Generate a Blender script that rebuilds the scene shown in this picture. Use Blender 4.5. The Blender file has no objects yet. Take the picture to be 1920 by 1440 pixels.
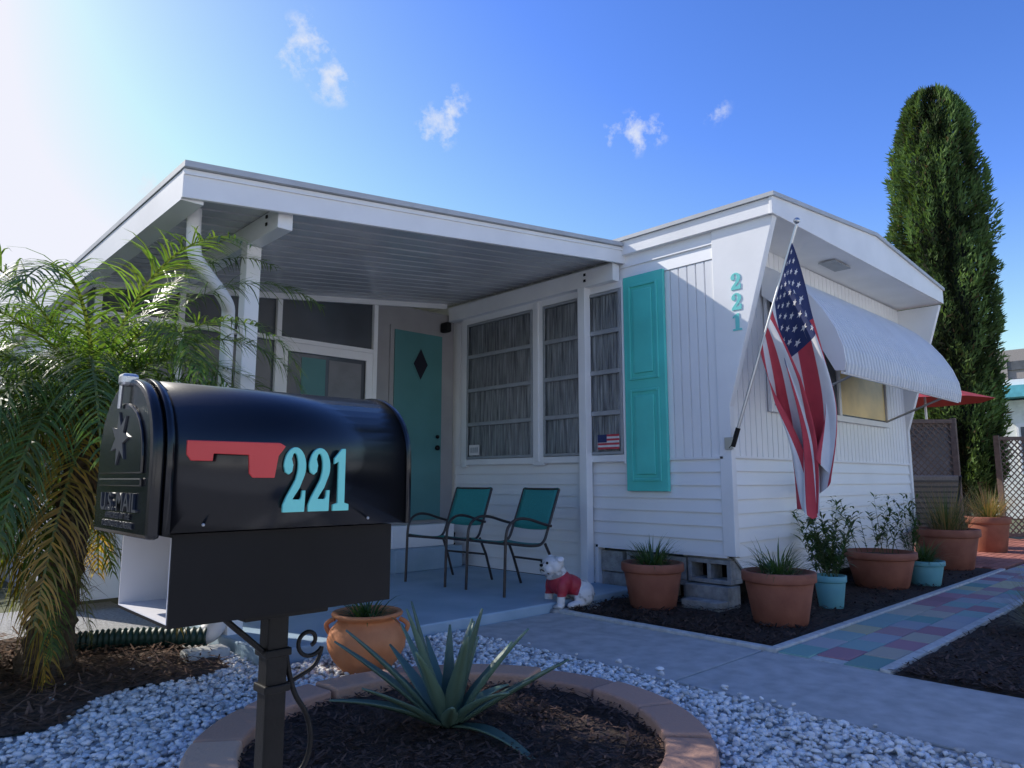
import bpy, bmesh, math, random
import numpy as np
from mathutils import Vector, Matrix, noise
random.seed(7); rng=np.random.default_rng(7)
scene=bpy.context.scene
COL=bpy.context.collection
rad=math.radians

# ------------------------------------------------------------------ materials
def lk(nt,a,b): nt.links.new(a,b)
def mat(name,color,rough=.6,metal=0.,var=.12,scale=6.,bump=0.,bscale=None,spec=.5,color2=None,detail=6,coat=0.,stretch=None):
    m=bpy.data.materials.new(name); m.use_nodes=True; nt=m.node_tree; N=nt.nodes
    p=N['Principled BSDF']; p.inputs['Roughness'].default_value=rough; p.inputs['Metallic'].default_value=metal
    p.inputs['Specular IOR Level'].default_value=spec
    if coat: p.inputs['Coat Weight'].default_value=coat; p.inputs['Coat Roughness'].default_value=.12
    tc=N.new('ShaderNodeTexCoord'); src=tc.outputs['Object']
    if stretch:
        mp=N.new('ShaderNodeMapping'); mp.inputs['Scale'].default_value=stretch; lk(nt,src,mp.inputs[0]); src=mp.outputs[0]
    nz=N.new('ShaderNodeTexNoise'); nz.inputs['Scale'].default_value=scale; nz.inputs['Detail'].default_value=detail
    lk(nt,src,nz.inputs['Vector'])
    r=N.new('ShaderNodeValToRGB'); e=r.color_ramp.elements
    c=np.array(color); c2=np.array(color2) if color2 is not None else np.clip(c*(1+var),0,1)
    c1=c*(1-var) if color2 is None else c
    e[0].position=.32; e[1].position=.68
    e[0].color=(*c1,1); e[1].color=(*c2,1)
    lk(nt,nz.outputs['Fac'],r.inputs['Fac']); lk(nt,r.outputs['Color'],p.inputs['Base Color'])
    if bump:
        b=N.new('ShaderNodeBump'); b.inputs['Strength'].default_value=bump; b.inputs['Distance'].default_value=.01
        n2=N.new('ShaderNodeTexNoise'); n2.inputs['Scale'].default_value=bscale or scale*4; n2.inputs['Detail'].default_value=8
        lk(nt,src,n2.inputs['Vector']); lk(nt,n2.outputs['Fac'],b.inputs['Height']); lk(nt,b.outputs['Normal'],p.inputs['Normal'])
    return m
def attr_mat(name,rough=.6,transl=0.,spec=.3,bump=0.,bscale=60):
    m=bpy.data.materials.new(name); m.use_nodes=True; nt=m.node_tree; N=nt.nodes
    p=N['Principled BSDF']; p.inputs['Roughness'].default_value=rough; p.inputs['Specular IOR Level'].default_value=spec
    a=N.new('ShaderNodeVertexColor'); a.layer_name='Col'
    lk(nt,a.outputs['Color'],p.inputs['Base Color'])
    if bump:
        tc=N.new('ShaderNodeTexCoord');b=N.new('ShaderNodeBump'); b.inputs['Strength'].default_value=bump; b.inputs['Distance'].default_value=.01
        n2=N.new('ShaderNodeTexNoise'); n2.inputs['Scale'].default_value=bscale; n2.inputs['Detail'].default_value=6
        lk(nt,tc.outputs['Object'],n2.inputs['Vector']); lk(nt,n2.outputs['Fac'],b.inputs['Height']); lk(nt,b.outputs['Normal'],p.inputs['Normal'])
    if transl:
        t=N.new('ShaderNodeBsdfTranslucent'); mx=N.new('ShaderNodeMixShader'); mx.inputs[0].default_value=transl
        g=N.new('ShaderNodeMix'); g.data_type='RGBA'; g.blend_type='MULTIPLY'; g.inputs[0].default_value=1; g.inputs[7].default_value=(2.8,2.8,.9,1)
        lk(nt,a.outputs['Color'],g.inputs[6]); lk(nt,g.outputs[2],t.inputs['Color'])
        lk(nt,p.outputs[0],mx.inputs[1]); lk(nt,t.outputs[0],mx.inputs[2]); lk(nt,mx.outputs[0],N['Material Output'].inputs[0])
    return m
def glass_mat(name,tint,gl=.15):
    m=bpy.data.materials.new(name); m.use_nodes=True; nt=m.node_tree; N=nt.nodes; N.remove(N['Principled BSDF'])
    t=N.new('ShaderNodeBsdfTransparent'); t.inputs[0].default_value=(*tint,1)
    g=N.new('ShaderNodeBsdfGlossy'); g.inputs['Roughness'].default_value=.05
    f=N.new('ShaderNodeFresnel'); f.inputs[0].default_value=1.35
    ma=N.new('ShaderNodeMath'); ma.operation='ADD'; ma.inputs[1].default_value=gl; lk(nt,f.outputs[0],ma.inputs[0])
    mx=N.new('ShaderNodeMixShader'); lk(nt,ma.outputs[0],mx.inputs[0]); lk(nt,t.outputs[0],mx.inputs[1]); lk(nt,g.outputs[0],mx.inputs[2]); lk(nt,mx.outputs[0],N['Material Output'].inputs[0])
    return m

WHITE=mat('white_paint',(.84,.84,.84),.45,var=.05,scale=2.5,bump=.05,bscale=30)
WHITE2=mat('white_siding',(.86,.86,.86),.4,var=.045,scale=1.3,bump=.04,bscale=14)
CEIL=mat('ceiling_metal',(.56,.57,.59),.22,var=.14,scale=1.5)
TRIM=mat('roof_trim',(.46,.48,.50),.5,var=.1,scale=4)
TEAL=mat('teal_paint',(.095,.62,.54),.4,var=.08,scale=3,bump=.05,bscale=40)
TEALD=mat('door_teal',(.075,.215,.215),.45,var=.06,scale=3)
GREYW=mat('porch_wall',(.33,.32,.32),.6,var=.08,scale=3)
ALU=mat('aluminium',(.36,.38,.40),.4,metal=.2,var=.1,scale=12)
SCREEN=mat('screen_glass',(.09,.10,.115),.12,var=.25,scale=1.2)
DARK=mat('underfloor_shade',(.01,.01,.012),.9)
FOIL=mat('foil_curtain',(.16,.165,.18),.5,scale=3,bump=.6,bscale=5,color2=(.74,.74,.74),stretch=(1,18,.9))  # bright vertical streaks paint the foil's sheen into a diffuse colour
GLASS=glass_mat('window_glass',(.82,.85,.88),.01)
YELLOWG=mat('reflection_yellow',(.80,.58,.22),.3,var=.2,scale=3)
CONC=mat('concrete',(.36,.355,.345),.85,scale=9,bump=.25,bscale=120,color2=(.50,.49,.475))
BLOCK=mat('block_concrete',(.22,.22,.21),.95,scale=14,bump=.8,bscale=90,color2=(.40,.39,.37))
CURB=mat('curb_concrete',(.44,.44,.42),.9,scale=20,bump=.4,bscale=120,color2=(.60,.60,.57))
SLAB=mat('painted_slab',(.26,.38,.48),.55,scale=3,bump=.1,bscale=60,color2=(.36,.48,.58))
MULCH=mat('mulch_soil',(.022,.015,.012),.95,scale=40,bump=1.,bscale=80,color2=(.075,.05,.038))
SOILG=mat('gravel_base',(.25,.25,.25),.95,scale=50,bump=1,bscale=90,color2=(.5,.5,.5))
GRAVF=mat('gravel_far',(.42,.42,.41),.95,scale=45,bump=1,bscale=70,color2=(.72,.72,.70))
TERRA=mat('terracotta',(.24,.08,.048),.75,scale=7,bump=.15,bscale=60,color2=(.34,.125,.075))
TERRA2=mat('terracotta_urn',(.50,.17,.06),.7,scale=9,bump=.2,bscale=40,color2=(.64,.25,.10))
POTT=mat('teal_pot',(.13,.36,.40),.5,scale=5,color2=(.17,.43,.45))
BLACK=mat('mailbox_black',(.006,.007,.010),.2,var=.3,scale=3,bump=.03,bscale=25,spec=.5)
BLACKM=mat('tray_black',(.005,.005,.007),.5,var=.3,scale=4,spec=.2)
IRON=mat('post_iron',(.006,.006,.007),.5,var=.3,scale=30,bump=.1,spec=.25)
INNERW=mat('tray_inner',(.75,.74,.76),.5,var=.04)
RED=mat('flag_red',(.62,.05,.05),.45,var=.06)
CYAN=mat('number_teal',(.18,.66,.62),.4,var=.03)
CHF=mat('chair_frame',(.035,.028,.028),.4,var=.2,scale=20)
SLING=mat('chair_sling',(.03,.27,.26),.6,var=.15,scale=120)
CHROME=mat('pole_metal',(.55,.56,.58),.3,metal=.8,var=.05)
FRED=mat('cloth_red',(.55,.06,.08),.8,var=.08,scale=10)
FWHT=mat('cloth_white',(.72,.70,.70),.8,var=.05,scale=10)
FBLU=mat('cloth_blue',(.025,.04,.13),.8,var=.1,scale=10)
BARK=mat('bark',(.07,.05,.035),.95,scale=30,bump=1,bscale=50,color2=(.16,.12,.08))
LATT=mat('lattice_brown',(.16,.11,.085),.8,var=.2,scale=20)
HOSE=mat('drain_hose_green',(.012,.045,.035),.5,var=.2)
LEAF=attr_mat('palm_leaf',.38,.45,.5)
LEAF2=attr_mat('plant_leaf',.5,.25,.4)
CYPM=attr_mat('cypress_leaf',.7,.15,.2)
STONE=attr_mat('stone_white',.7,0,.3,.3,80)
CHIP=attr_mat('mulch_chip',.95,0,.1)
PAVER=attr_mat('paver_face',.85,0,.2,.35,90)
EDGE=attr_mat('edging_block',.85,0,.25,.5,70)

# ------------------------------------------------------------------ helpers
def empty(name,loc=(0,0,0),rot=0.):
    e=bpy.data.objects.new(name,None); COL.objects.link(e); e.location=loc; e.rotation_euler=(0,0,rot); e.empty_display_size=.1
    return e
def add(name,me,m=None,parent=None,smooth=False):
    ob=bpy.data.objects.new(name,me); COL.objects.link(ob)
    if m is not None: me.materials.append(m)
    if parent: ob.parent=parent
    if smooth: me.polygons.foreach_set('use_smooth',[True]*len(me.polygons))
    return ob
def mesh(name,v,f,m=None,parent=None,smooth=False,cols=None):
    me=bpy.data.meshes.new(name); me.from_pydata([tuple(q) for q in v],[],f); me.update()
    ob=add(name,me,m,parent,smooth)
    if cols is not None:
        ca=me.color_attributes.new('Col','FLOAT_COLOR','POINT'); a=np.ones((len(v),4),np.float32); a[:,:3]=np.array(cols)[:, :3]; ca.data.foreach_set('color',a.ravel())
    return ob
def bev(ob,w,seg=2):
    b=ob.modifiers.new('b','BEVEL'); b.width=w; b.segments=seg; b.limit_method='ANGLE'; return ob
def box(name,x0,x1,y0,y1,z0,z1,m,parent=None,bevel=0.):
    v=[(x,y,z) for x in(x0,x1) for y in(y0,y1) for z in(z0,z1)]
    f=[(0,1,3,2),(4,6,7,5),(0,4,5,1),(2,3,7,6),(0,2,6,4),(1,5,7,3)]
    ob=mesh(name,v,f,m,parent)
    if bevel: bev(ob,bevel)
    return ob
def extr(name,pts,vec,m,parent=None,bevel=0.,smooth=False):
    n=len(pts); a=[Vector(p) for p in pts]; b=[p+Vector(vec) for p in a]
    f=[tuple(range(n-1,-1,-1)),tuple(range(n,2*n))]+[(i,(i+1)%n,n+(i+1)%n,n+i) for i in range(n)]
    ob=mesh(name,a+b,f,m,parent)
    bm=bmesh.new(); bm.from_mesh(ob.data); bmesh.ops.recalc_face_normals(bm,faces=bm.faces); bm.to_mesh(ob.data); bm.free()
    if bevel: bev(ob,bevel)
    return ob
def tube(name,pts,r,m,parent=None,smoothc=False,res=6):
    cu=bpy.data.curves.new(name,'CURVE'); cu.dimensions='3D'; cu.bevel_depth=r; cu.bevel_resolution=res//2; cu.use_fill_caps=True
    if smoothc:
        sp=cu.splines.new('NURBS'); sp.points.add(len(pts)-1); sp.order_u=3; sp.use_endpoint_u=True; sp.resolution_u=6
    else:
        sp=cu.splines.new('POLY'); sp.points.add(len(pts)-1)
    for i,p in enumerate(pts): sp.points[i].co=(*p,1)
    cu.materials.append(m); ob=bpy.data.objects.new(name,cu); COL.objects.link(ob)
    if parent: ob.parent=parent
    return ob
def lathe(name,prof,m,parent=None,loc=(0,0,0),n=40,wob=0.):
    v=[];f=[]
    for (r,z) in prof:
        for i in range(n):
            a=2*math.pi*i/n; v.append((loc[0]+r*math.cos(a),loc[1]+r*math.sin(a),loc[2]+z))
    for j in range(len(prof)-1):
        for i in range(n):
            f.append((j*n+i,j*n+(i+1)%n,(j+1)*n+(i+1)%n,(j+1)*n+i))
    return mesh(name,v,f,m,parent,smooth=True)
def text(name,body,size,loc,rot,m,parent,extrude=.001,offset=0.,sx=1.,align='CENTER'):
    t=bpy.data.curves.new(name,'FONT'); t.body=body; t.size=size; t.extrude=extrude; t.offset=offset; t.align_x=align; t.materials.append(m)
    ob=bpy.data.objects.new(name,t); COL.objects.link(ob); ob.location=loc; ob.rotation_euler=rot; ob.scale=(sx,1,1); ob.parent=parent; return ob
def digit(ch):
    if ch=='1': return [(.08,0),(.92,0),(.92,.10),(.69,.125),(.69,1),(.50,1),(.10,.84),(.10,.745),(.33,.79),(.33,.125),(.08,.10)]
    o=[(.5+.46*math.cos(rad(a)),.70+.30*math.sin(rad(a))) for a in range(178,-36,-12)]
    o+=[(.72,.37),(.52,.25),(.44,.195),(.74,.19),(.80,.23),(.83,.33),(.97,.33),(.94,0),(.05,0),(.05,.11),(.16,.22),(.38,.38),(.54,.50)]
    o+=[(.47+.16*math.cos(rad(a)),.71+.20*math.sin(rad(a))) for a in range(-38,125,14)]
    o+=[(.35,.82),(.42,.72),(.38,.62),(.25,.575),(.10,.61)]
    return o
class Acc:
    def __init__(s): s.v=[];s.f=[];s.c=[]
    def blade(s,p,d,up,L,w,col,droop=.5,seg=3,fold=0.,prof=None):
        p=Vector(p);d=Vector(d).normalized(); side=d.cross(Vector(up))
        if side.length<1e-3: side=d.cross(Vector((1,0.1,0)))
        side.normalize(); b=len(s.v); q=p.copy()
        for i in range(seg+1):
            t=i/seg; ww=w*(prof(t) if prof else (1-t)**.7 if i else .7)
            ww=max(ww,w*.03)
            nrm=side.cross(d).normalized()
            if fold:
                s.v+= [q-side*ww/2+nrm*fold*ww, q.copy(), q+side*ww/2+nrm*fold*ww]; s.c+=[col]*3
            else:
                s.v+=[q-side*ww/2,q+side*ww/2]; s.c+=[col]*2
            q=q+d*(L/seg); d=(d+Vector((0,0,-droop/seg))).normalized()
        k=3 if fold else 2
        for i in range(seg):
            for j in range(k-1):
                a=b+i*k+j; s.f.append((a,a+1,a+k+1,a+k))
    def build(s,name,m,parent=None,smooth=False): return mesh(name,s.v,s.f,m,parent,smooth,s.c)

# ------------------------------------------------------------------ ground & surfaces
g=mat('ground_grass',(.07,.09,.04),.95,scale=3,bump=.6,bscale=30,color2=(.16,.16,.09))
mesh('ground',[(-400,-400,-.03),(500,-400,-.03),(500,500,-.03),(-400,500,-.03)],[(0,1,2,3)],g)
mesh('street',[(-60,-8,-.024),(60,-8,-.024),(60,-1.5,-.024),(-60,-1.5,-.024)],[(0,1,2,3)],mat('street_concrete',(.42,.415,.40),.9,scale=6,bump=.3,bscale=60,color2=(.54,.53,.51)))  # unseen behind the camera, made pale to bounce sunlight onto the facade
mesh('gravel_yard',[(-40,-11,-.02),(60,-11,-.02),(60,-8.01,-.02),(-40,-8.01,-.02)],[(0,1,2,3)],GRAVF)
walk=empty('walkway')
for i,(a,b) in enumerate([(-1.5,.35),(.362,2.2),(2.212,3.955)]):
    box('slab_%d'%i,3.27,4.23,a,b,-.1,.012,CONC,walk,.006)
box('porch_floor',1.85,5.34,3.97,6.62,-.05,.085,SLAB,None,.012)

def inring(x,y,R): return (x-1.85)**2+(y-2.25)**2<R*R
def inmulch(x,y):
    return (x-.75)**2+(y-4.75)**2 < (1.0+.15*math.sin(5*x+3*y))**2
def stones():
    bm=bmesh.new(); bmesh.ops.create_icosphere(bm,subdivisions=2,radius=1); Vn=np.array([v.co[:] for v in bm.verts]);Fn=np.array([[v.index for v in f.verts] for f in bm.faces]);bm.free()
    bm=bmesh.new(); bmesh.ops.create_icosphere(bm,subdivisions=1,radius=1); Vf=np.array([v.co[:] for v in bm.verts]);Ff=np.array([[v.index for v in f.verts] for f in bm.faces]);bm.free()
    near=[];far=[]
    while len(near)+len(far)<17500:
        x=random.uniform(-1.3,3.24);y=random.uniform(.2,4.6)
        if inring(x,y,.99) or (y>3.93 and x>1.83) : continue
        if inmulch(x,y) and random.random()>.02: continue
        d=.69*x+.724*y; rr=.724*x-.69*y
        if d<1.2 or abs(rr)>.80*d+.2: continue
        (near if d<2.6 else far).append((x,y,d))
    for _ in range(14):
        near.append((3.27+abs(random.gauss(0,.06)),random.uniform(.8,3.6),2))
    Vs=[];Fs=[];Cs=[];off=0
    for lst,V0,F0 in((near,Vn,Fn),(far,Vf,Ff)):
        for (x,y,d) in lst:
            s=random.uniform(.008,.022); sc=np.array([s*random.uniform(.9,1.5),s*random.uniform(.7,1.1),s*random.uniform(.5,.85)])
            v=V0*(1+rng.normal(0,.07,(len(V0),1)))
            for _ in range(4):
                n=rng.normal(0,1,3); n/=np.linalg.norm(n); dd=v@n; o=np.maximum(dd-.55,0); v=v-np.outer(o,n)
            a=random.uniform(0,6.28); ca,sa=math.cos(a),math.sin(a)
            v=v*sc; tl=random.uniform(-.7,.7); ct,st=math.cos(tl),math.sin(tl)
            v=v@np.array([[1,0,0],[0,ct,st],[0,-st,ct]]).T
            v=v@np.array([[ca,sa,0],[-sa,ca,0],[0,0,1]])
            v=v+np.array([x,y,random.uniform(.0,.022) if x<3.26 else .02])
            Vs.append(v);Fs.append(F0+off);off+=len(v)
            b=random.choice([.80,.84,.76,.66,.86,.58,.72]); c=np.array([b,b*.99,b*.97]) if random.random()<.85 else np.array([b*.65,b*.63,b*.61])
            Cs.append(np.tile(c,(len(v),1)))
    V=np.concatenate(Vs).astype(np.float32);Fa=np.concatenate(Fs).astype(np.int32);C=np.concatenate(Cs)
    me=bpy.data.meshes.new('gravel'); me.vertices.add(len(V)); me.vertices.foreach_set('co',V.ravel())
    me.loops.add(Fa.size); me.loops.foreach_set('vertex_index',Fa.ravel()); me.polygons.add(len(Fa)); me.polygons.foreach_set('loop_start',np.arange(0,Fa.size,3,dtype=np.int32)); me.polygons.foreach_set('loop_total',np.full(len(Fa),3,dtype=np.int32))
    me.update(calc_edges=True); me.validate()
    ca=me.color_attributes.new('Col','FLOAT_COLOR','POINT'); a=np.ones((len(V),4),np.float32);a[:,:3]=C; ca.data.foreach_set('color',a.ravel())
    return add('gravel',me,STONE)
gv=stones()
mesh('gravel_bed',[(-3,.21,.002),(3.262,.21,.002),(3.262,3.96,.002),(1.84,3.96,.002),(1.84,7,.002),(-3,7,.002)],[(0,1,2,3,4,5)],SOILG)
mesh('gravel_bed.001',[(-8,-1.5,.002),(3.262,-1.5,.002),(3.262,.205,.002),(-8,.205,.002)],[(0,1,2,3)],GRAVF)

def sheet(name,x0,x1,y0,y1,z,m,res=.05,amp=.012,test=None):
    nx=int((x1-x0)/res)+1;ny=int((y1-y0)/res)+1;v=[];f=[]
    for i in range(nx):
        for j in range(ny):
            x=x0+(x1-x0)*i/(nx-1);y=y0+(y1-y0)*j/(ny-1)
            v.append((x,y,z+amp*noise.noise(Vector((x*7,y*7,0)))+amp*.6*noise.noise(Vector((x*23,y*23,3)))))
    for i in range(nx-1):
        for j in range(ny-1):
            xx=x0+(x1-x0)*(i+.5)/(nx-1);yy=y0+(y1-y0)*(j+.5)/(ny-1)
            if test and not test(xx,yy): continue
            f.append((i*ny+j,(i+1)*ny+j,(i+1)*ny+j+1,i*ny+j+1))
    return mesh(name,v,f,m,None,True)
sheet('mulch_bed',4.297,9.9,2.182,4.4,.02,MULCH)
sheet('mulch_bed.001',4.232,9.9,-1.4,1.474,.01,MULCH)
sheet('mulch_bed.002',.8,2.9,1.2,3.3,.03,MULCH,.03,.015,lambda x,y:inring(x,y,.84))
sheet('mulch_bed.003',-.5,2.0,3.5,6.4,.022,mat('bark_mulch',(.04,.027,.02),.95,scale=30,bump=1,bscale=60,color2=(.16,.10,.07)),.04,.02,inmulch)
def chips():
    A=Acc()
    def put(x,y,z,L,w,col):
        a=random.uniform(0,6.28);d=(math.cos(a),math.sin(a),random.uniform(-.25,.45));A.blade((x,y,z),d,(0,0,1),L,w,col,0,1,0,lambda t:1-.35*t)
    for _ in range(7000):
        x=random.uniform(1,2.7);y=random.uniform(1.4,3.1)
        if inring(x,y,.8): b=random.uniform(.5,3.0);put(x,y,.04+random.uniform(0,.02),random.uniform(.015,.05),random.uniform(.005,.014),(.042*b,.027*b,.021*b))
    for _ in range(4500):
        x=random.uniform(-.4,1.9);y=random.uniform(3.6,5.8)
        if inmulch(x,y): b=random.uniform(.5,2.8);put(x,y,.03+random.uniform(0,.03),random.uniform(.03,.11),random.uniform(.006,.016),(.10*b,.062*b,.044*b))
    for _ in range(9000):
        x=4.32+5*random.random()**1.5;y=random.uniform(2.2,4.1)
        b=random.uniform(.5,2.8);put(x,y,.03+random.uniform(0,.018),random.uniform(.02,.06),random.uniform(.006,.018),(.040*b,.026*b,.020*b))
    for _ in range(8000):
        x=4.25+4*random.random()**1.5;y=random.uniform(-.3,1.45)
        b=random.uniform(.5,3.0);put(x,y,.02+random.uniform(0,.018),random.uniform(.02,.06),random.uniform(.006,.018),(.042*b,.027*b,.021*b))
    A.build('mulch_chips',CHIP)
chips()

cb=empty('garden_curb')
box('curb_a',4.235,4.295,2.12,3.96,-.05,.035,CURB,cb,.008)
box('curb_b',4.296,9.9,2.12,2.18,-.05,.035,CURB,cb,.008)
box('curb_c',4.235,12,1.475,1.535,-.05,.03,CURB,cb,.008)
def merged_boxes(name,items,m,parent=None,bevel=.006):
    v=[];f=[];c=[]
    for (x0,x1,y0,y1,z0,z1,col) in items:
        b=len(v); v+=[(x,y,z) for x in(x0,x1) for y in(y0,y1) for z in(z0,z1)]; c+=[col]*8
        f+=[tuple(b+i for i in q) for q in [(0,1,3,2),(4,6,7,5),(0,4,5,1),(2,3,7,6),(0,2,6,4),(1,5,7,3)]]
    ob=mesh(name,v,f,m,parent,False,c)
    if bevel: bev(ob,bevel)
    return ob
cols=[(.40,.22,.25),(.50,.46,.30),(.22,.38,.34),(.42,.42,.42),(.42,.27,.28),(.28,.40,.38),(.48,.43,.35),(.36,.37,.39)]
it=[];x=4.24
while x<11.8:
    for k in range(3):
        c=random.choice(cols); b=random.uniform(.85,1.1); o=.1*(k%2)
        it.append((x+o+.004,x+o+.296,1.54+k*.193+.003,1.54+(k+1)*.193-.003,-.04,.02+random.uniform(0,.003),tuple(q*b for q in c)))
    x+=.3
merged_boxes('paver_path',it,PAVER)
box('paver_joint_sand',4.236,11.8,1.536,2.118,-.04,.012,CURB)
it=[]
for i in range(26):
    for j in range(18):
        x=9.95+i*.2;y=2.19+j*.1; b=random.uniform(.8,1.15)
        it.append((x+.003+(j%2)*.1,x+.197+(j%2)*.1,y+.003,y+.097,-.03,.02,(.38*b,.15*b,.11*b)))
merged_boxes('brick_patio',it,PAVER)

def ring():
    n=15;v=[];f=[];c=[]
    for i in range(n):
        a0=2*math.pi*i/n+.012;a1=2*math.pi*(i+1)/n-.012; b=len(v); h=.085+random.uniform(-.006,.008); jr=random.uniform(-.015,.015)
        t=random.uniform(.9,1.25); col=random.choice([(.46,.28,.19),(.42,.25,.18),(.48,.33,.23)]); col=tuple(q*t for q in col)
        S=5
        for s in range(S+1):
            a=a0+(a1-a0)*s/S
            for r,z in((.80+jr,0),(.805+jr,h),(.99+jr,h),(1.0+jr,0)):
                v.append((1.85+r*math.cos(a),2.25+r*math.sin(a),z)); c.append(col)
        for s in range(S):
            p=b+s*4
            for k in range(3): f.append((p+k,p+k+1,p+4+k+1,p+4+k))
        f.append((b+3,b+2,b+1,b)); e=b+S*4; f.append((e,e+1,e+2,e+3))
    ob=mesh('garden_edging',v,f,EDGE,None,False,c)
    bm=bmesh.new(); bm.from_mesh(ob.data); bmesh.ops.recalc_face_normals(bm,faces=bm.faces); bm.to_mesh(ob.data); bm.free()
    bev(ob,.014,3)
ring()

# ------------------------------------------------------------------ mobile home
H=empty('mobile_home')
XS=5.35; YF=3.0; XR=9.72
box('body',XS+.02,XR,YF+.02,14,.45,3.22,WHITE,H)
box('crawl_space_shade',XS+.40,XR-.05,YF+.35,13.9,0,.449,DARK,H)  # near-black solid box paints in the shade under the floor
def lap_x(name,z0,z1,y0,y1,n,m=WHITE2):
    v=[];f=[];h=(z1-z0)/n
    for i in range(n):
        b=len(v);za=z0+i*h;zb=za+h
        for y in(y0,y1): v+=[(XS+.018,y,za),(XS-.006,y,za),(XS-.006,y,za+.004),(XS+.012,y,zb)]
        f+=[(b+k,b+k+1,b+4+k+1,b+4+k) for k in range(3)]
    return mesh(name,v,f,m,H)
def lap_y(name,z0,z1,x0,x1,n,m=WHITE2):
    v=[];f=[];h=(z1-z0)/n
    for i in range(n):
        b=len(v);za=z0+i*h;zb=za+h
        for x in(x0,x1): v+=[(x,YF+.018,za),(x,YF-.006,za),(x,YF-.006,za+.004),(x,YF+.012,zb)]
        f+=[(b+4+k,b+4+k+1,b+k+1,b+k) for k in range(3)]
    return mesh(name,v,f,m,H)
def ribs_x(name,z0,z1,y0,y1,p=.088):
    v=[];f=[];y=y0
    while y<y1-1e-4:
        ye=min(y+p,y1);b=len(v)
        for z in(z0,z1): v+=[(XS+.018,y,z),(XS+.018,y+.008,z),(XS,y+.014,z),(XS,ye,z)]
        f+=[(b+4+k,b+5+k,b+1+k,b+k) for k in range(3)]
        if ye<y1: v+=[(XS+.018,ye,z0),(XS+.018,ye,z1)];k=len(v);f.append((b+3,k-2,k-1,b+7))
        y+=p
    return mesh(name,v,f,WHITE2,H)
def ribs_y(name,z0,z1,x0,x1,p=.1):
    v=[];f=[];x=x0
    while x<x1-1e-4:
        xe=min(x+p,x1);b=len(v)
        for z in(z0,z1): v+=[(x,YF+.018,z),(x+.008,YF+.018,z),(x+.014,YF,z),(xe,YF,z)]
        f+=[(b+k,b+1+k,b+5+k,b+4+k) for k in range(3)]
        if xe<x1: v+=[(xe,YF+.018,z0),(xe,YF+.018,z1)];k=len(v);f.append((b+7,k-1,k-2,b+3))
        x+=p
    return mesh(name,v,f,WHITE2,H)
lap_x('lower_siding',.44,1.23,YF+.06,6.6,7)
lap_x('porch_skirt',.088,.438,4.46,6.6,3)
box('porch_skirt_end',XS-.004,XS+.1,4.42,4.459,.03,.414,WHITE2,H)
ribs_x('upper_siding',1.235,2.95,YF+.08,6.6)
lap_x('top_siding',2.955,3.22,YF+.06,6.6,2)
lap_y('front_lower_siding',.42,1.24,XS+.07,XR-.02,7)
ribs_y('front_upper_siding',1.245,3.2,XS+.06,XR-.02)
extr('front_skirt',[(XS+.03,YF+.01,.42),(XS+.36,YF+.01,.16),(XR-.02,YF+.01,.16),(XR-.02,YF+.01,.42)],(0,.02,0),WHITE2,H)
box('siding_ledge',XS-.012,XS+.01,YF+.06,6.6,1.225,1.245,WHITE,H)
box('front_ledge',XS+.07,XR,YF-.014,YF+.01,1.232,1.25,WHITE,H)
box('bottom_trim',XS-.008,XS+.02,YF+.06,4.42,.415,.439,WHITE,H)
def wing(name,x0,x1):
    extr(name,[(x0,YF+.09,.43),(x0,YF-.02,.43),(x0,YF-.02,1.66),(x0,2.52,3.2),(x0,YF+.09,3.2)],(x1-x0,0,0),WHITE,H,.004)
wing('corner_wing',XS-.012,XS+.06); wing('corner_wing_far',XR-.02,XR+.05)
yo=2.50
pts=[(XS-.06,yo,3.19),(XR+.1,yo,3.23),(XR+.1,yo,3.40),(7.6,yo,3.56),(XS-.06,yo,3.34)]
extr('roof_front_fascia',pts,(0,.03,0),WHITE,H,.004)
pt=[(XS-.075,yo-.02,3.335),(7.6,yo-.02,3.555),(XR+.115,yo-.02,3.395),(XR+.115,yo-.02,3.43),(7.6,yo-.02,3.592),(XS-.075,yo-.02,3.37)]
extr('roof_cap',pt,(0,11.6,0),TRIM,H)
box('roof_side_fascia',XS-.05,XS+.01,yo+.032,14,3.2,3.334,WHITE,H)
box('roof_side_fascia_far',XR,XR+.09,yo+.032,14,3.23,3.39,WHITE,H)
extr('front_soffit',[(XS+.06,yo+.03,3.195),(XR-.02,yo+.03,3.225),(XR-.02,yo+.03,3.24),(XS+.06,yo+.03,3.21)],(0,.55,0),WHITE,H)
box('soffit_vent',6.9,7.3,2.66,2.82,3.185,3.194,ALU,H)
for i,ch in enumerate('221'):
    zc=2.635-i*.175
    extr('house_number_%d'%i,[(XS-.018,2.875+.048-a*.096,zc+b*.145) for a,b in digit(ch)],(.005,0,0),CYAN,H)
def panel_shutter():
    y0,y1,z0,z1=3.58,4.03,.95,2.97; x=XS-.045
    box('shutter_board',x,XS-.008,y0,y1,z0,z1,TEAL,H,.004)
    for k,(a,b) in enumerate([(1.04,1.88),(1.97,2.88)]):
        for q,(ya,yb,za,zb) in enumerate([(y0+.06,y0+.085,a,b),(y1-.085,y1-.06,a,b),(y0+.086,y1-.086,a,a+.025),(y0+.086,y1-.086,b-.025,b)]):
            box('shutter_mould_%d_%d'%(k,q),x-.014,x-.0015,ya,yb,za,zb,TEAL,H,.006)
        box('shutter_field_%d'%k,x-.016,x-.0015,y0+.12,y1-.12,a+.06,b-.06,TEAL,H,.012)
panel_shutter()
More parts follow.
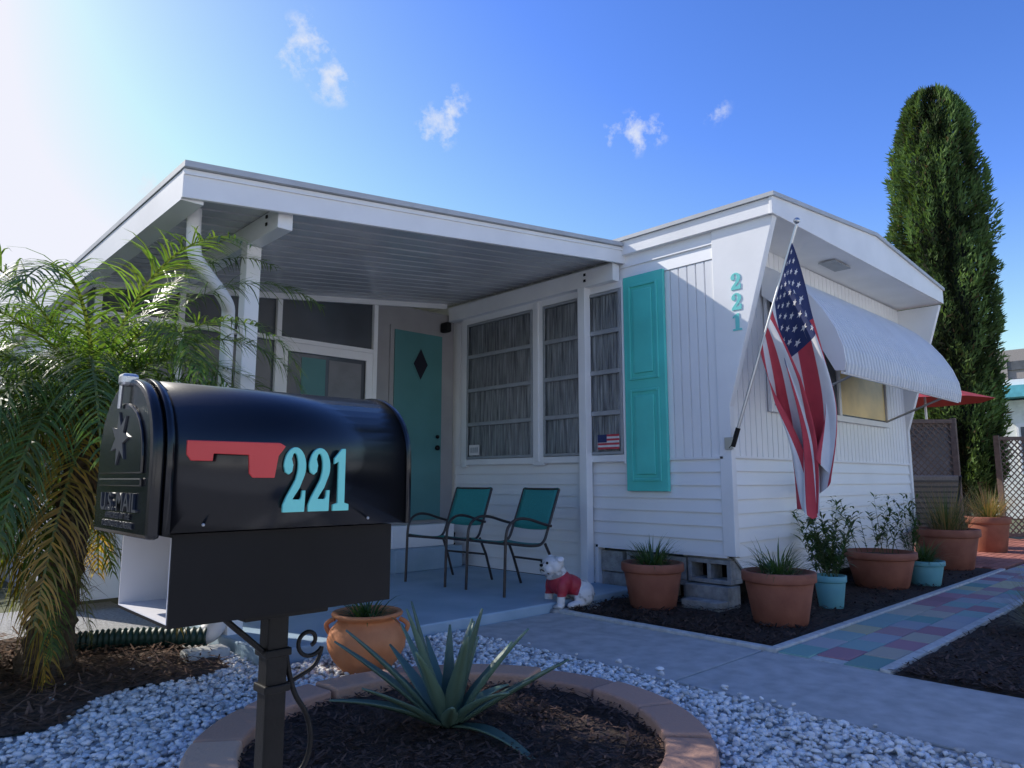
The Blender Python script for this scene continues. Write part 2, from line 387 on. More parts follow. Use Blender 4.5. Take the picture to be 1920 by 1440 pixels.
def side_window(tag,ya,yb,z0=1.29,z1=2.88):
    x=XS-.03
    v=[];f=[];n=160
    for i in range(n+1):
        y=ya+(yb-ya)*i/n; xx=XS-.012+.006*math.sin(y*150)+.003*math.sin(y*83)
        v+=[(xx,y,z0),(xx,y,z1)]
    f=[(2*i,2*i+1,2*i+3,2*i+2) for i in range(n)]
    mesh('curtain_'+tag,v,f,FOIL,H,True)
    fr=.028
    for k,(a,b,c,d) in enumerate([(ya,ya+fr,z0,z1),(yb-fr,yb,z0,z1),(ya+fr,yb-fr,z0,z0+fr),(ya+fr,yb-fr,z1-fr,z1)]):
        box('sash_%s_%d'%(tag,k),x-.025,XS+.0,a,b,c,d,ALU,H,.003)
    h=(z1-z0)/4
    for k in range(4):
        if k: box('rail_%s_%d'%(tag,k),x-.027,XS-.022,ya+fr,yb-fr,z0+k*h-.022,z0+k*h+.022,ALU,H,.004)
        o=x-.016; a,b,c,d=ya+fr,yb-fr,z0+k*h+.022,z0+(k+1)*h-.022
        mesh('pane_%s_%d'%(tag,k),[(o-.006,a,c),(o-.006,b,c),(o,b,d),(o,a,d)],[(3,2,1,0)],GLASS,H)
side_window('left',5.25,6.34); side_window('right',4.06,5.09)
for k,(a,b,c,d) in enumerate([(6.345,6.42,1.2,2.96),(5.095,5.245,1.2,2.96),(4.035,4.055,1.2,2.96),(4.056,5.094,2.885,2.96),(5.246,6.344,2.885,2.96),(4.056,5.094,1.22,1.285),(5.246,6.344,1.22,1.285)]):
    box('window_casing_%d'%k,XS-.05,XS+.004,a,b,c,d,WHITE,H,.004)
box('window_mullion',XS-.065,XS-.0505,5.15,5.19,1.24,2.94,WHITE,H,.003)
def sticker():
    x=XS-.054
    box('flag_sticker',x-.001,x,4.10,4.36,1.34,1.48,FWHT,H)
    for i in range(4): box('flag_sticker_stripe_%d'%i,x-.002,x-.0012,4.10,4.36,1.34+i*.04,1.36+i*.04,FRED,H)
    box('flag_sticker_canton',x-.0035,x-.0022,4.25,4.36,1.405,1.48,FBLU,H)
    box('notice_sticker',x-.001,x,6.1,6.28,1.33,1.45,FWHT,H)
    for i in range(4): box('notice_mark_%d'%i,x-.002,x-.0012,6.13+.035*i,6.15+.035*i,1.36,1.42,ALU,H)
sticker()
W=empty('window_awning')
box('front_window_dark',6.1,8.95,YF-.02,YF-.008,1.72,2.85,SCREEN,H)
for k,(a,b,c,d) in enumerate([(6.04,6.1,1.66,2.9),(8.95,9.01,1.66,2.9),(6.1,8.95,2.85,2.9),(6.1,8.95,1.66,1.72)]):
    box('front_window_frame_%d'%k,a,b,YF-.045,YF-.008,c,d,WHITE,H,.004)
for k,xx in enumerate([7.0,7.6]): box('front_window_mullion_%d'%k,xx-.03,xx+.03,YF-.04,YF-.021,1.72,2.85,WHITE,H)
box('front_window_reflection',7.64,8.93,YF-.024,YF-.021,1.74,2.6,YELLOWG,H)  # yellow panel paints in the warm reflection from the interior
box('security_sticker',6.2,6.36,YF-.024,YF-.021,1.84,2.0,mat('green_label',(.03,.16,.03),.5),H)
def awning():
    prof=[(2.975,3.0),(2.85,2.92),(2.7,2.80),(2.56,2.65),(2.44,2.48),(2.35,2.31),(2.295,2.15),(2.28,2.02),(2.295,1.94)]
    x0,x1=6.0,9.3; n=int((x1-x0)/.0075); v=[];f=[]
    m=len(prof)
    for i in range(n+1):
        x=x0+(x1-x0)*i/n; ph=math.cos((x-x0)/.075*2*math.pi); o=.015*max(-.9,min(.9,ph*2.2))
        for j,(y,z) in enumerate(prof):
            a=prof[max(j-1,0)];b=prof[min(j+1,m-1)]; tx,tz=b[0]-a[0],b[1]-a[1]; L=math.hypot(tx,tz); v.append((x,y+o*tz/L,z-o*tx/L))
    for i in range(n):
        for j in range(m-1): f.append((i*m+j,(i+1)*m+j,(i+1)*m+j+1,i*m+j+1))
    ob=mesh('awning_sheet',v,f,mat('awning_metal',(.70,.72,.74),.4,var=.05,scale=3),W,False)
    for x in(5.984,9.302):
        pts=[(x,y-.013,z+.013) for y,z in prof]+[(x,2.36,1.96),(x,2.46,2.16),(x,2.66,2.45),(x,2.975,2.72)]
        extr('awning_end',pts,(.014,0,0),WHITE,W)
    box('awning_front_rail',6.0,9.3,2.30,2.32,1.93,1.96,WHITE,W)
    for x in(6.35,8.9): tube('awning_arm',[(x,YF-.03,1.72),(x,2.33,1.97)],.012,CHROME,W)
awning()
# ------------------------------------------------------------------ porch
def zr(x): return 2.825+.119*(x-1.3)
P=empty('porch_roof')
extr('front_fascia',[(1.272,4.03,zr(1.272)-.19),(5.42,4.03,zr(5.42)-.18),(5.42,4.03,zr(5.42)-.018),(1.272,4.03,zr(1.272)-.018)],(0,.03,0),WHITE,P,.004)
extr('fascia_cap',[(1.265,4.0,zr(1.265)-.015),(5.42,4.0,zr(5.42)-.015),(5.42,4.0,zr(5.42)+.02),(1.265,4.0,zr(1.265)+.02)],(0,9,0),TRIM,P)
extr('fascia_lip',[(1.272,4.018,zr(1.272)-.055),(5.42,4.018,zr(5.42)-.055),(5.42,4.018,zr(5.42)-.045),(1.272,4.018,zr(1.272)-.045)],(0,.011,0),WHITE,P)
extr('side_gutter',[(1.274,4.062,zr(1.27)-.195),(1.40,4.062,zr(1.27)-.195),(1.40,4.062,zr(1.27)-.02),(1.274,4.062,zr(1.27)-.02)],(0,8.9,0),WHITE,P)
def ceiling():
    v=[];f=[];y=4.065
    pr=[(0,0),(.022,.0),(.026,-.05),(.142,-.05),(.148,0)]
    while y<6.62:
        for dy,dz in pr:
            for x in(1.405,5.33): v.append((x,y+dy,zr(x)-.075+dz+(.004*noise.noise(Vector((x*3,y*5,1))) if dz else 0)))
        y+=.15
    n=len(v)//2
    f=[(2*i,2*i+1,2*i+3,2*i+2) for i in range(n-1)]
    mesh('ceiling_pans',v,f,CEIL,P)
ceiling()
def beam(name,x0,x1,y0,y1,zt,h):
    extr(name,[(x0,y0,zt-h),(x0,y0,zt),(x1,y0,zt),(x1,y0,zt-h)],(0,y1-y0,0),WHITE,P,.004)
beam('beam_outer',1.87,1.97,4.10,6.6,zr(1.87)-.128,.14); beam('beam_wall',5.22,5.32,4.08,6.6,3.12,.17)
for k,(yy,zz) in enumerate([(4.25,zr(1.9)-.17),(4.25,zr(1.9)-.22)]): box('bolt_%d'%k,1.862,1.869,yy,yy+.02,zz,zz+.02,IRON,P)
for k,zz in enumerate((3.0,3.06)): box('bolt_w_%d'%k,5.212,5.219,4.42,4.445,zz,zz+.025,IRON,P)
box('post_outer',1.87,1.97,4.55,4.65,.02,zr(1.87)-.27,WHITE,P,.004)
box('post_wall',5.215,5.305,4.44,4.53,.085,2.949,WHITE,P,.004)
tube('downspout',[(1.45,4.35,2.70),(1.45,4.35,2.45),(1.50,4.38,2.37),(1.74,4.5,2.2),(1.80,4.62,2.12),(1.80,4.66,.12)],.042,WHITE,P,True,12)
E=empty('screened_room')
YR=6.62
ct=lambda x: zr(x)-.13
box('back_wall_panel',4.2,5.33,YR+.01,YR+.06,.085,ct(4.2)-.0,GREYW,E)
box('kick_wall',1.4,4.19,YR+.0,YR+.05,.085,1.05,WHITE2,E)
extr('screens',[(1.4,YR+.02,1.051),(4.19,YR+.02,1.051),(4.19,YR+.02,ct(4.19)),(1.4,YR+.02,ct(1.4))],(0,.01,0),SCREEN,E)
extr('header',[(1.4,YR-.02,ct(1.4)-.05),(5.2,YR-.02,ct(5.2)-.05),(5.2,YR-.02,ct(5.2)+.02),(1.4,YR-.02,ct(1.4)+.02)],(0,.03,0),WHITE,E)
for k,x in enumerate([1.45,2.12,3.05,4.17]): extr('mullion_%d'%k,[(x,YR-.03,1.0),(x+.05,YR-.03,1.0),(x+.05,YR-.03,ct(x)-.055),(x,YR-.03,ct(x)-.055)],(0,.045,0),WHITE,E)
box('rail_mid',1.5,4.17,YR-.025,YR+.01,2.43,2.475,WHITE,E)
box('rail_low',1.5,4.17,YR-.027,YR-.001,1.03,1.09,WHITE,E)
for k,(a,b,c,d) in enumerate([(3.1,3.18,.2,2.428),(4.09,4.168,.2,2.428),(3.18,4.09,2.34,2.428),(3.18,4.09,1.1,1.18),(3.18,4.09,.2,.3)]): box('screen_door_frame_%d'%k,a,b,YR-.022,YR-.002,c,d,WHITE,E)
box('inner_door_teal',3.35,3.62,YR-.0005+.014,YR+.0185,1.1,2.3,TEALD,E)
box('inner_wall_light',3.66,4.05,YR+.0145,YR+.0186,1.1,2.3,mat('dim_interior',(.2,.2,.21),.4),E)
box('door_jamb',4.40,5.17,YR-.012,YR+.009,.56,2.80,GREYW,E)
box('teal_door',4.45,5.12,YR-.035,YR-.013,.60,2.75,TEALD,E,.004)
c=(4.80,2.38)
extr('door_diamond',[(c[0]-.12,YR-.043,c[1]),(c[0],YR-.043,c[1]-.21),(c[0]+.12,YR-.043,c[1]),(c[0],YR-.043,c[1]+.21)],(0,.006,0),TEALD,E)
extr('door_diamond_glass',[(c[0]-.10,YR-.047,c[1]),(c[0],YR-.047,c[1]-.18),(c[0]+.10,YR-.047,c[1]),(c[0],YR-.047,c[1]+.18)],(0,.003,0),mat('dark_glass',(.02,.02,.03),.3,spec=.2),E)
for z in(1.55,1.42):
    bm=bmesh.new();bmesh.ops.create_uvsphere(bm,u_segments=16,v_segments=10,radius=.03 if z<1.5 else .022);me=bpy.data.meshes.new('knob');bm.to_mesh(me);bm.free();o=add('door_knob',me,IRON,E,True);o.location=(5.05,YR-.06,z)
box('door_step',4.3,5.2,YR-.35,YR-.04,.085,.32,SLAB,E,.01)
box('door_step_upper',4.35,5.2,YR-.2,YR-.0405,.3205,.56,WHITE,E,.01)
box('porch_light',5.10,5.18,YR-.14,YR-.01,2.80,2.92,IRON,E,.02)
box('side_enclosure',1.4,1.45,YR+.06,13,0,2.6,WHITE2,E)
box('far_screen',1.39,1.398,YR+.2,12.8,1.0,2.3,SCREEN,E)

B=empty('concrete_block_pier')
def hblock(y,z,dx=0.,dy=.40,solid=False):
    x0=XS+.02+dx; x1=x0+.19;w=.035
    if solid: it=[(x0,x1,y,y+dy,z,z+.19)]
    else:
        it=[(x0,x1,y,y+dy,z,z+w),(x0,x1,y,y+dy,z+.195-w,z+.195)]
        for q in(0,.5,1):
            yy=y+q*(dy-w); it.append((x0+.002,x1-.002,yy,yy+w,z+w,z+.195-w))
    for k,b in enumerate(it): box('block_part',*b,BLOCK,B,.004)
hblock(3.02,.0,-.10,.40,True);hblock(3.45,.0,-.03);hblock(3.88,.0,.0,.2,True);hblock(4.11,.0,.02,.30,True)
hblock(3.04,.2,-.02);hblock(3.47,.2,.0,.2,True);hblock(3.72,.2,.02);hblock(4.16,.2,.01,.25,True)
box('cap_slab',XS+.03,XS+.3,3.05,3.5,.397,.412,BLOCK,B); box('loose_block',XS-.24,XS-.09,3.02,3.36,0,.09,BLOCK,B,.008)

# ------------------------------------------------------------------ mailbox
M=empty('mailbox')
X0,X1,Y0,Y1,Z0=.405,.90,1.27,1.60,.961
def archprof(g=0.,zb=Z0,n=24,h=.275,st=.125):
    pts=[(Y0-g,zb)]; cy=(Y0+Y1)/2; ry=(Y1-Y0)/2+g; rz=h-st+g
    for i in range(n+1):
        a=math.pi*(1-i/n); pts.append((cy+ry*math.cos(a),Z0+st+rz*(max(math.sin(a),0)**.9)))
    pts.append((Y1+g,zb)); return pts
def arch(name,x0,x1,g,m,zb=Z0,bevel=0.):
    o=extr(name,[(x0,y,z) for y,z in archprof(g,zb)],(x1-x0,0,0),m,M,bevel)
    for p in o.data.polygons:
        if len(p.vertices)==4 and abs(p.normal.x)<.5: p.use_smooth=True
    return o
arch('box_body',X0,X1,0,BLACK)
arch('back_rim',X1-.008,X1+.004,.004,BLACK,zb=Z0-.002)
arch('front_rim',X0-.002,X0+.010,.003,BLACK,zb=Z0-.003)
arch('door',X0-.026,X0-.0025,.0005,BLACK,zb=Z0-.010,bevel=.008)
cy=(Y0+Y1)/2
pp=[(Y0+.035,Z0+.10)]+[(cy+.13*math.cos(math.pi*(1-i/14)),Z0+.13+.10*math.sin(math.pi*(1-i/14))) for i in range(15)]+[(Y1-.035,Z0+.10)]
extr('door_panel',[(X0-.031,y,z) for y,z in pp],(.006,0,0),BLACK,M,.003)
box('door_lower_panel',X0-.031,X0-.025,Y0+.035,Y1-.035,Z0+.078,Z0+.092,BLACK,M,.002)
EMB=mat('embossed_black',(.055,.058,.066),.35)
text('mail_text','U.S. MAIL',.046,(X0-.028,cy,Z0+.034),(rad(90),0,rad(-90)),EMB,M,.002,.0004,1.2)
text('approval_text','APPROVED BY THE\nPOSTMASTER GENERAL',.015,(X0-.028,cy,Z0+.020),(rad(90),0,rad(-90)),EMB,M,.001,0,1.2)
extr('emblem',[(X0-.034,cy+.055*math.cos(a)*(1 if i%2 else .45),Z0+.165+.05*math.sin(a)*(1 if i%2 else .45)) for i,a in enumerate([k*math.pi/7 for k in range(14)])],(.003,0,0),EMB,M)
box('door_handle',X0-.040,X0-.010,cy-.014,cy+.014,Z0+.262,Z0+.285,CHROME,M,.006)
tube('door_chain',[(X0-.036,cy,Z0+.262),(X0-.036,cy+.004,Z0+.22)],.004,CHROME,M)
fy=Y0-.010
extr('signal_flag',[(.432,fy,1.118),(.432,fy,1.094),(.440,fy,1.083),(.477,fy,1.083),(.478,fy,1.096),(.541,fy,1.095),(.543,fy,1.062),(.550,fy,1.054),(.592,fy,1.054),(.598,fy,1.094),(.612,fy,1.113),(.600,fy,1.119)],(0,.005,0),RED,M,.0015)
for k,ch in enumerate('221'):
    w=.049 if k<2 else .042
    extr('box_number_%d'%k,[(.608+k*.0515+a*w,Y0-.009,.990+b*.122) for a,b in digit(ch)],(0,.006,0),CYAN,M,.001)
for k,x in enumerate((.47,.80)): 
    bm=bmesh.new();bmesh.ops.create_uvsphere(bm,u_segments=10,v_segments=6,radius=.003);me=bpy.data.meshes.new('rivet');bm.to_mesh(me);bm.free();o=add('rivet',me,ALU,M,True);o.location=(x,Y0-.001,Z0+.012)
tx0,tx1,ty0,ty1,tz0,tz1=.43,.875,1.295,1.585,.80,.957
def tray():
    th=.006
    box('tray_side_near',tx0,tx1,ty0,ty0+th,tz0,tz1,BLACKM,M); box('tray_side_far',tx0,tx1,ty1-th,ty1,tz0,tz1,BLACKM,M)
    box('tray_bottom',tx0,tx1,ty0+th,ty1-th,tz0,tz0+th,BLACKM,M); box('tray_top',tx0,tx1,ty0+th,ty1-th,tz1-th,tz1,BLACKM,M)
    box('tray_back',tx1-th,tx1,ty0+th,ty1-th,tz0+th,tz1-th,BLACKM,M)
    box('liner_near',tx0-.001,tx1-th-.002,ty0+th,ty0+th+.002,tz0+th,tz1-th,INNERW,M); box('liner_far',tx0-.001,tx1-th-.002,ty1-th-.002,ty1-th,tz0+th,tz1-th,INNERW,M)
    box('liner_bottom',tx0-.001,tx1-th-.002,ty0+th+.002,ty1-th-.002,tz0+th,tz0+th+.002,INNERW,M); box('liner_back',tx1-th-.002,tx1-th,ty0+th+.002,ty1-th-.002,tz0+th+.002,tz1-th,INNERW,M)
tray()
px,py=.69,1.44
box('post',px-.022,px+.022,py-.022,py+.022,-.05,.775,IRON,M,.004)
box('mount_plate',px-.09,px+.09,py-.06,py+.06,.776,.799,IRON,M,.003)
for z in(.70,.63): box('clamp_%d'%int(z*100),px-.028,px+.028,py-.028,py+.028,z-.008,z+.008,IRON,M,.003)
def scroll(cx,cz,r0,r1,a0,a1,n=24): return [(px+cx+(r0+(r1-r0)*i/n)*math.cos(rad(a0+(a1-a0)*i/n)),py-.01,cz+(r0+(r1-r0)*i/n)*math.sin(rad(a0+(a1-a0)*i/n))) for i in range(n+1)]
tube('scroll_upper',scroll(.075,.71,.010,.034,-60,330),.0045,IRON,M)
tube('scroll_stem',[(px+.105,py-.01,.694),(px+.10,py-.01,.66),(px+.05,py-.01,.64),(px+.022,py-.01,.63)],.0045,IRON,M,True)
tube('scroll_lower',[(px+.022,py-.01,.70),(px+.035,py-.01,.62),(px+.08,py-.01,.56),(px+.09,py-.01,.49),(px+.06,py-.01,.44),(px+.022,py-.01,.44)],.0055,IRON,M,True)
tube('scroll_left',[(px-.022,py-.01,.70),(px-.06,py-.01,.735),(px-.10,py-.01,.77),(px-.12,py-.01,.79)],.006,IRON,M,True)

# ------------------------------------------------------------------ chairs
def chair(x,y,rot):
    c=empty('patio_chair',(x,y,.085),rot)
    for s in(-1,1):
        yy=.27*s
        tube('arm_leg',[(-.30,yy,0),(-.29,yy,.3),(-.285,yy,.52),(-.24,yy,.60),(-.15,yy,.64),(-.02,yy,.63),(.12,yy,.585),(.235,yy,.56)],.0125,CHF,c,True,8)
        tube('back_leg',[(.34,yy,0),(.25,yy,.25),(.17,yy*.96,.41)],.0125,CHF,c,False,8)
        tube('seat_back_rail',[(-.285,yy*.9,.44),(-.1,yy*.9,.41),(.10,yy*.9,.39),(.17,yy*.9,.42),(.21,yy*.9,.50),(.36,yy*.9,.88)],.0125,CHF,c,True,8)
        tube('rail_link',[(-.285,yy,.43),(-.285,yy*.9,.44)],.01,CHF,c)
    tube('front_bar',[(-.285,-.27,.43),(-.285,.27,.43)],.011,CHF,c); tube('top_bar',[(.36,-.243,.88),(.36,.243,.88)],.012,CHF,c); tube('rear_bar',[(.25,-.26,.25),(.25,.26,.25)],.01,CHF,c)
    def sl(name,pr):
        v=[];n=10
        for (a,z) in pr:
            for i in range(n+1):
                q=-.235+.47*i/n; v.append((a,q,z-.012*(1-(q/.235)**2)))
        f=[(j*(n+1)+i,j*(n+1)+i+1,(j+1)*(n+1)+i+1,(j+1)*(n+1)+i) for j in range(len(pr)-1) for i in range(n)]
        o=mesh(name,v,f,SLING,c,True); s=o.modifiers.new('s','SOLIDIFY'); s.thickness=.006
    sl('seat_sling',[(-.275,.445),(-.2,.432),(-.1,.418),(0,.405),(.1,.40),(.15,.41)])
    sl('back_sling',[(.225,.53),(.25,.60),(.285,.69),(.32,.78),(.352,.865),(.362,.895)])
chair(4.43,4.66,rad(-4)); chair(4.38,5.50,rad(6))

# ------------------------------------------------------------------ bulldog statue
def dog():
    D=empty('bulldog_statue',(4.43,3.99,.02),math.atan2(.30,-.95)); D.scale=(1.12,1.12,1.03)
    bm=bmesh.new()
    def el(x,y,z,rx,ry,rz,pitch=0):
        r=bmesh.ops.create_icosphere(bm,subdivisions=3,radius=1)
        mt=Matrix.Translation((x,y,z))@Matrix.Rotation(pitch,4,'Y')@Matrix.Diagonal((rx,ry,rz,1))
        bmesh.ops.transform(bm,matrix=mt,verts=r['verts'])
    el(-.11,0,.115,.10,.10,.095); el(-.03,0,.165,.13,.09,.085,-.55); el(.065,0,.20,.09,.105,.10)
    for s in(-1,1):
        el(-.09,.08*s,.09,.085,.038,.075,.3); el(-.02,.095*s,.04,.08,.028,.026); el(.03,.098*s,.032,.032,.028,.022)
        el(.095,.085*s,.16,.042,.036,.08); el(.11,.09*s,.08,.031,.03,.07); el(.13,.092*s,.032,.045,.033,.022)
        el(.175,.036*s,.305,.040,.036,.038); el(.13,.062*s,.325,.038,.030,.05)
    el(.10,0,.27,.085,.08,.07); el(.125,0,.345,.080,.088,.062); el(.175,0,.33,.045,.055,.032); el(.185,0,.283,.032,.05,.02); el(.165,0,.37,.03,.07,.015); el(-.21,0,.09,.025,.02,.02)
    me=bpy.data.meshes.new('body'); bm.to_mesh(me); bm.free()
    m=bpy.data.materials.new('dog_paint'); m.use_nodes=True; nt=m.node_tree;N=nt.nodes;p=N['Principled BSDF'];p.inputs['Roughness'].default_value=.5
    tc=N.new('ShaderNodeTexCoord');sx=N.new('ShaderNodeSeparateXYZ');lk(nt,tc.outputs['Object'],sx.inputs[0])
    def M_(op,a,b,):
        n=N.new('ShaderNodeMath');n.operation=op
        for i,q in enumerate((a,b)):
            if isinstance(q,(int,float)): n.inputs[i].default_value=q
            else: lk(nt,q,n.inputs[i])
        return n.outputs[0]
    k=M_('ADD',sx.outputs[0],M_('MULTIPLY',sx.outputs[2],.55))
    a=M_('GREATER_THAN',k,.035); b=M_('LESS_THAN',M_('ADD',M_('MULTIPLY',sx.outputs[0],.5),sx.outputs[2]),.305); c=M_('GREATER_THAN',sx.outputs[2],.105)
    fac=M_('MULTIPLY',M_('MULTIPLY',a,b),c)
    nz=N.new('ShaderNodeTexNoise');nz.inputs['Scale'].default_value=18;lk(nt,tc.outputs['Object'],nz.inputs[0])
    rp=N.new('ShaderNodeValToRGB');rp.color_ramp.elements[0].position=.34;rp.color_ramp.elements[0].color=(.34,.33,.32,1);rp.color_ramp.elements[1].position=.46;rp.color_ramp.elements[1].color=(.70,.68,.66,1);lk(nt,nz.outputs[0],rp.inputs[0])
    mx=N.new('ShaderNodeMix');mx.data_type='RGBA';lk(nt,fac,mx.inputs[0]);lk(nt,rp.outputs[0],mx.inputs[6]);mx.inputs[7].default_value=(.42,.03,.05,1);lk(nt,mx.outputs[2],p.inputs['Base Color'])
    o=add('body',me,m,D,True); r=o.modifiers.new('r','REMESH');r.mode='VOXEL';r.voxel_size=.006;r.use_smooth_shade=True; s=o.modifiers.new('s','SMOOTH');s.factor=.6;s.iterations=4
    def sp(name,loc,sc_,mm):
        bm=bmesh.new();bmesh.ops.create_icosphere(bm,subdivisions=2,radius=1);me=bpy.data.meshes.new(name);bm.to_mesh(me);bm.free();q=add(name,me,mm,D,True);q.location=loc;q.scale=sc_;return q
    sp('nose',(.218,0,.338),(.012,.020,.013),IRON)
    for s in(-1,1):
        sp('eye',(.193,.040*s,.358),(.010,.012,.011),IRON)
        q=sp('ear',(.105,.080*s,.385),(.028,.014,.026),INNERW); q.rotation_euler=(.7*s,.3,0)
    tube('mouth',[(.190,-.062,.278),(.213,-.03,.296),(.219,0,.306),(.213,.03,.296),(.190,.062,.278)],.004,IRON,D,True)
    ob=mesh('plinth',[(-.23,-.125,-.02),(.20,-.125,-.02),(.20,.125,-.02),(-.23,.125,-.02),(-.22,-.115,.018),(.19,-.115,.018),(.19,.115,.018),(-.22,.115,.018)],[(3,2,1,0),(4,5,6,7),(0,1,5,4),(1,2,6,5),(2,3,7,6),(3,0,4,7)],BLOCK,D);bev(ob,.008)
dog()

# ------------------------------------------------------------------ flag
def flag():
    Fg=empty('american_flag')
    top=Vector((5.42,2.37,3.09));base=Vector((5.335,2.95,1.36))
    tube('pole',[base,top],.013,CHROME,Fg); 
    bm=bmesh.new();bmesh.ops.create_uvsphere(bm,u_segments=16,v_segments=10,radius=.026);me=bpy.data.meshes.new('finial');bm.to_mesh(me);bm.free();o=add('finial',me,CHROME,Fg,True);o.location=top+Vector((0,-.005,.03))
    box('bracket_plate',5.318,5.336,2.95,3.03,1.30,1.40,CHROME,Fg,.003); tube('bracket_socket',[base-(top-base).normalized()*.04,base+(top-base).normalized()*.12],.020,IRON,Fg); tube('bracket_arm',[(5.335,2.99,1.31),(5.335,2.95,1.35)],.018,IRON,Fg)
    R=Vector((.724,-.69,0)); Nn=Vector((.69,.724,0))
    def cr(a,t):
        t=t*3; i=min(int(t),2); t-=i
        p=[a[max(i-1,0)],a[i],a[i+1],a[min(i+2,3)]]
        return .5*(2*p[1]+(p[2]-p[0])*t+(2*p[0]-5*p[1]+4*p[2]-p[3])*t*t+(3*p[1]-p[0]-3*p[2]+p[3])*t**3)
    dl=[[0,.12,.30,.17],[0,.10,.20,.17],[0,.12,.24,.30]]; dr=[[0,.45,1.2,1.72],[0,.42,1.08,1.76],[0,.45,.85,1.22]]
    def S(u,v):
        P0=top+(base-top)*(.085+.50*v)
        w=[max(0,1-abs(v*2-k)) for k in range(3)]
        l=sum(w[k]*cr(dl[k],u) for k in range(3)); d=sum(w[k]*cr(dr[k],u) for k in range(3))
        g=min(1,u*2.6)
        fold=g*(.085*math.sin(v*16+u*2.2)+.035*math.sin(v*31+1+u*3))
        lat=g*(.055*math.sin(v*16+2.1+u*2.4)+.015*math.sin(v*31+u*4))
        return P0+R*(l+lat)-Vector((0,0,d+.02*g*math.sin(v*9+u*5)))+Nn*(fold-.02)
    nu,nv=90,104
    v=[S(i/nu,j/nv) for i in range(nu+1) for j in range(nv+1)]
    f=[];mi=[]
    for i in range(nu):
        for j in range(nv):
            f.append((i*(nv+1)+j,(i+1)*(nv+1)+j,(i+1)*(nv+1)+j+1,i*(nv+1)+j+1)); st=int(j/8)
            mi.append(2 if (i/nu<.4 and st<7) else (0 if st%2==0 else 1))
    o=mesh('cloth',v,f,FRED,Fg,True); o.data.materials.append(FWHT);o.data.materials.append(FBLU);o.data.polygons.foreach_set('material_index',mi)
    sv=[];sf=[]
    for r in range(9):
        for q in range(6 if r%2==0 else 5):
            cu=.4*((q*2+1+(r%2))/12); cv=(7/13)*((r+1)/10)
            for sgn in(-1,1):
                b=len(sv)
                for k in range(10):
                    a=k*math.pi/5; rr=(.0225 if k%2==0 else .0095); uu=max(cu+rr*math.sin(a)/1.5,0); vv=cv+rr*math.cos(a)/.9
                    p=S(uu,vv);du=S(uu+.002,vv)-p;dv=S(uu,vv+.002)-p;n=du.cross(dv).normalized()
                    sv.append(p+n*.003*sgn)
                p=S(cu,cv);du=S(cu+.002,cv)-p;dv=S(cu,cv+.002)-p;n=du.cross(dv).normalized(); sv.append(p+n*.003*sgn)
                for k in range(10): sf.append((b+10,b+k,b+(k+1)%10))
    mesh('stars',sv,sf,FWHT,Fg)
flag()
L_=empty('wall_spotlight',(6.45,2.80,1.05)); L_.rotation_euler=(rad(25),0,0)
lathe('shade',[(.03,.12),(.045,.1),(.075,-.08),(.08,-.1),(.07,-.1),(.04,.08)],CHROME,L_,n=24); tube('stem',[(0,0,.12),(0,.14,.12)],.012,CHROME,L_)

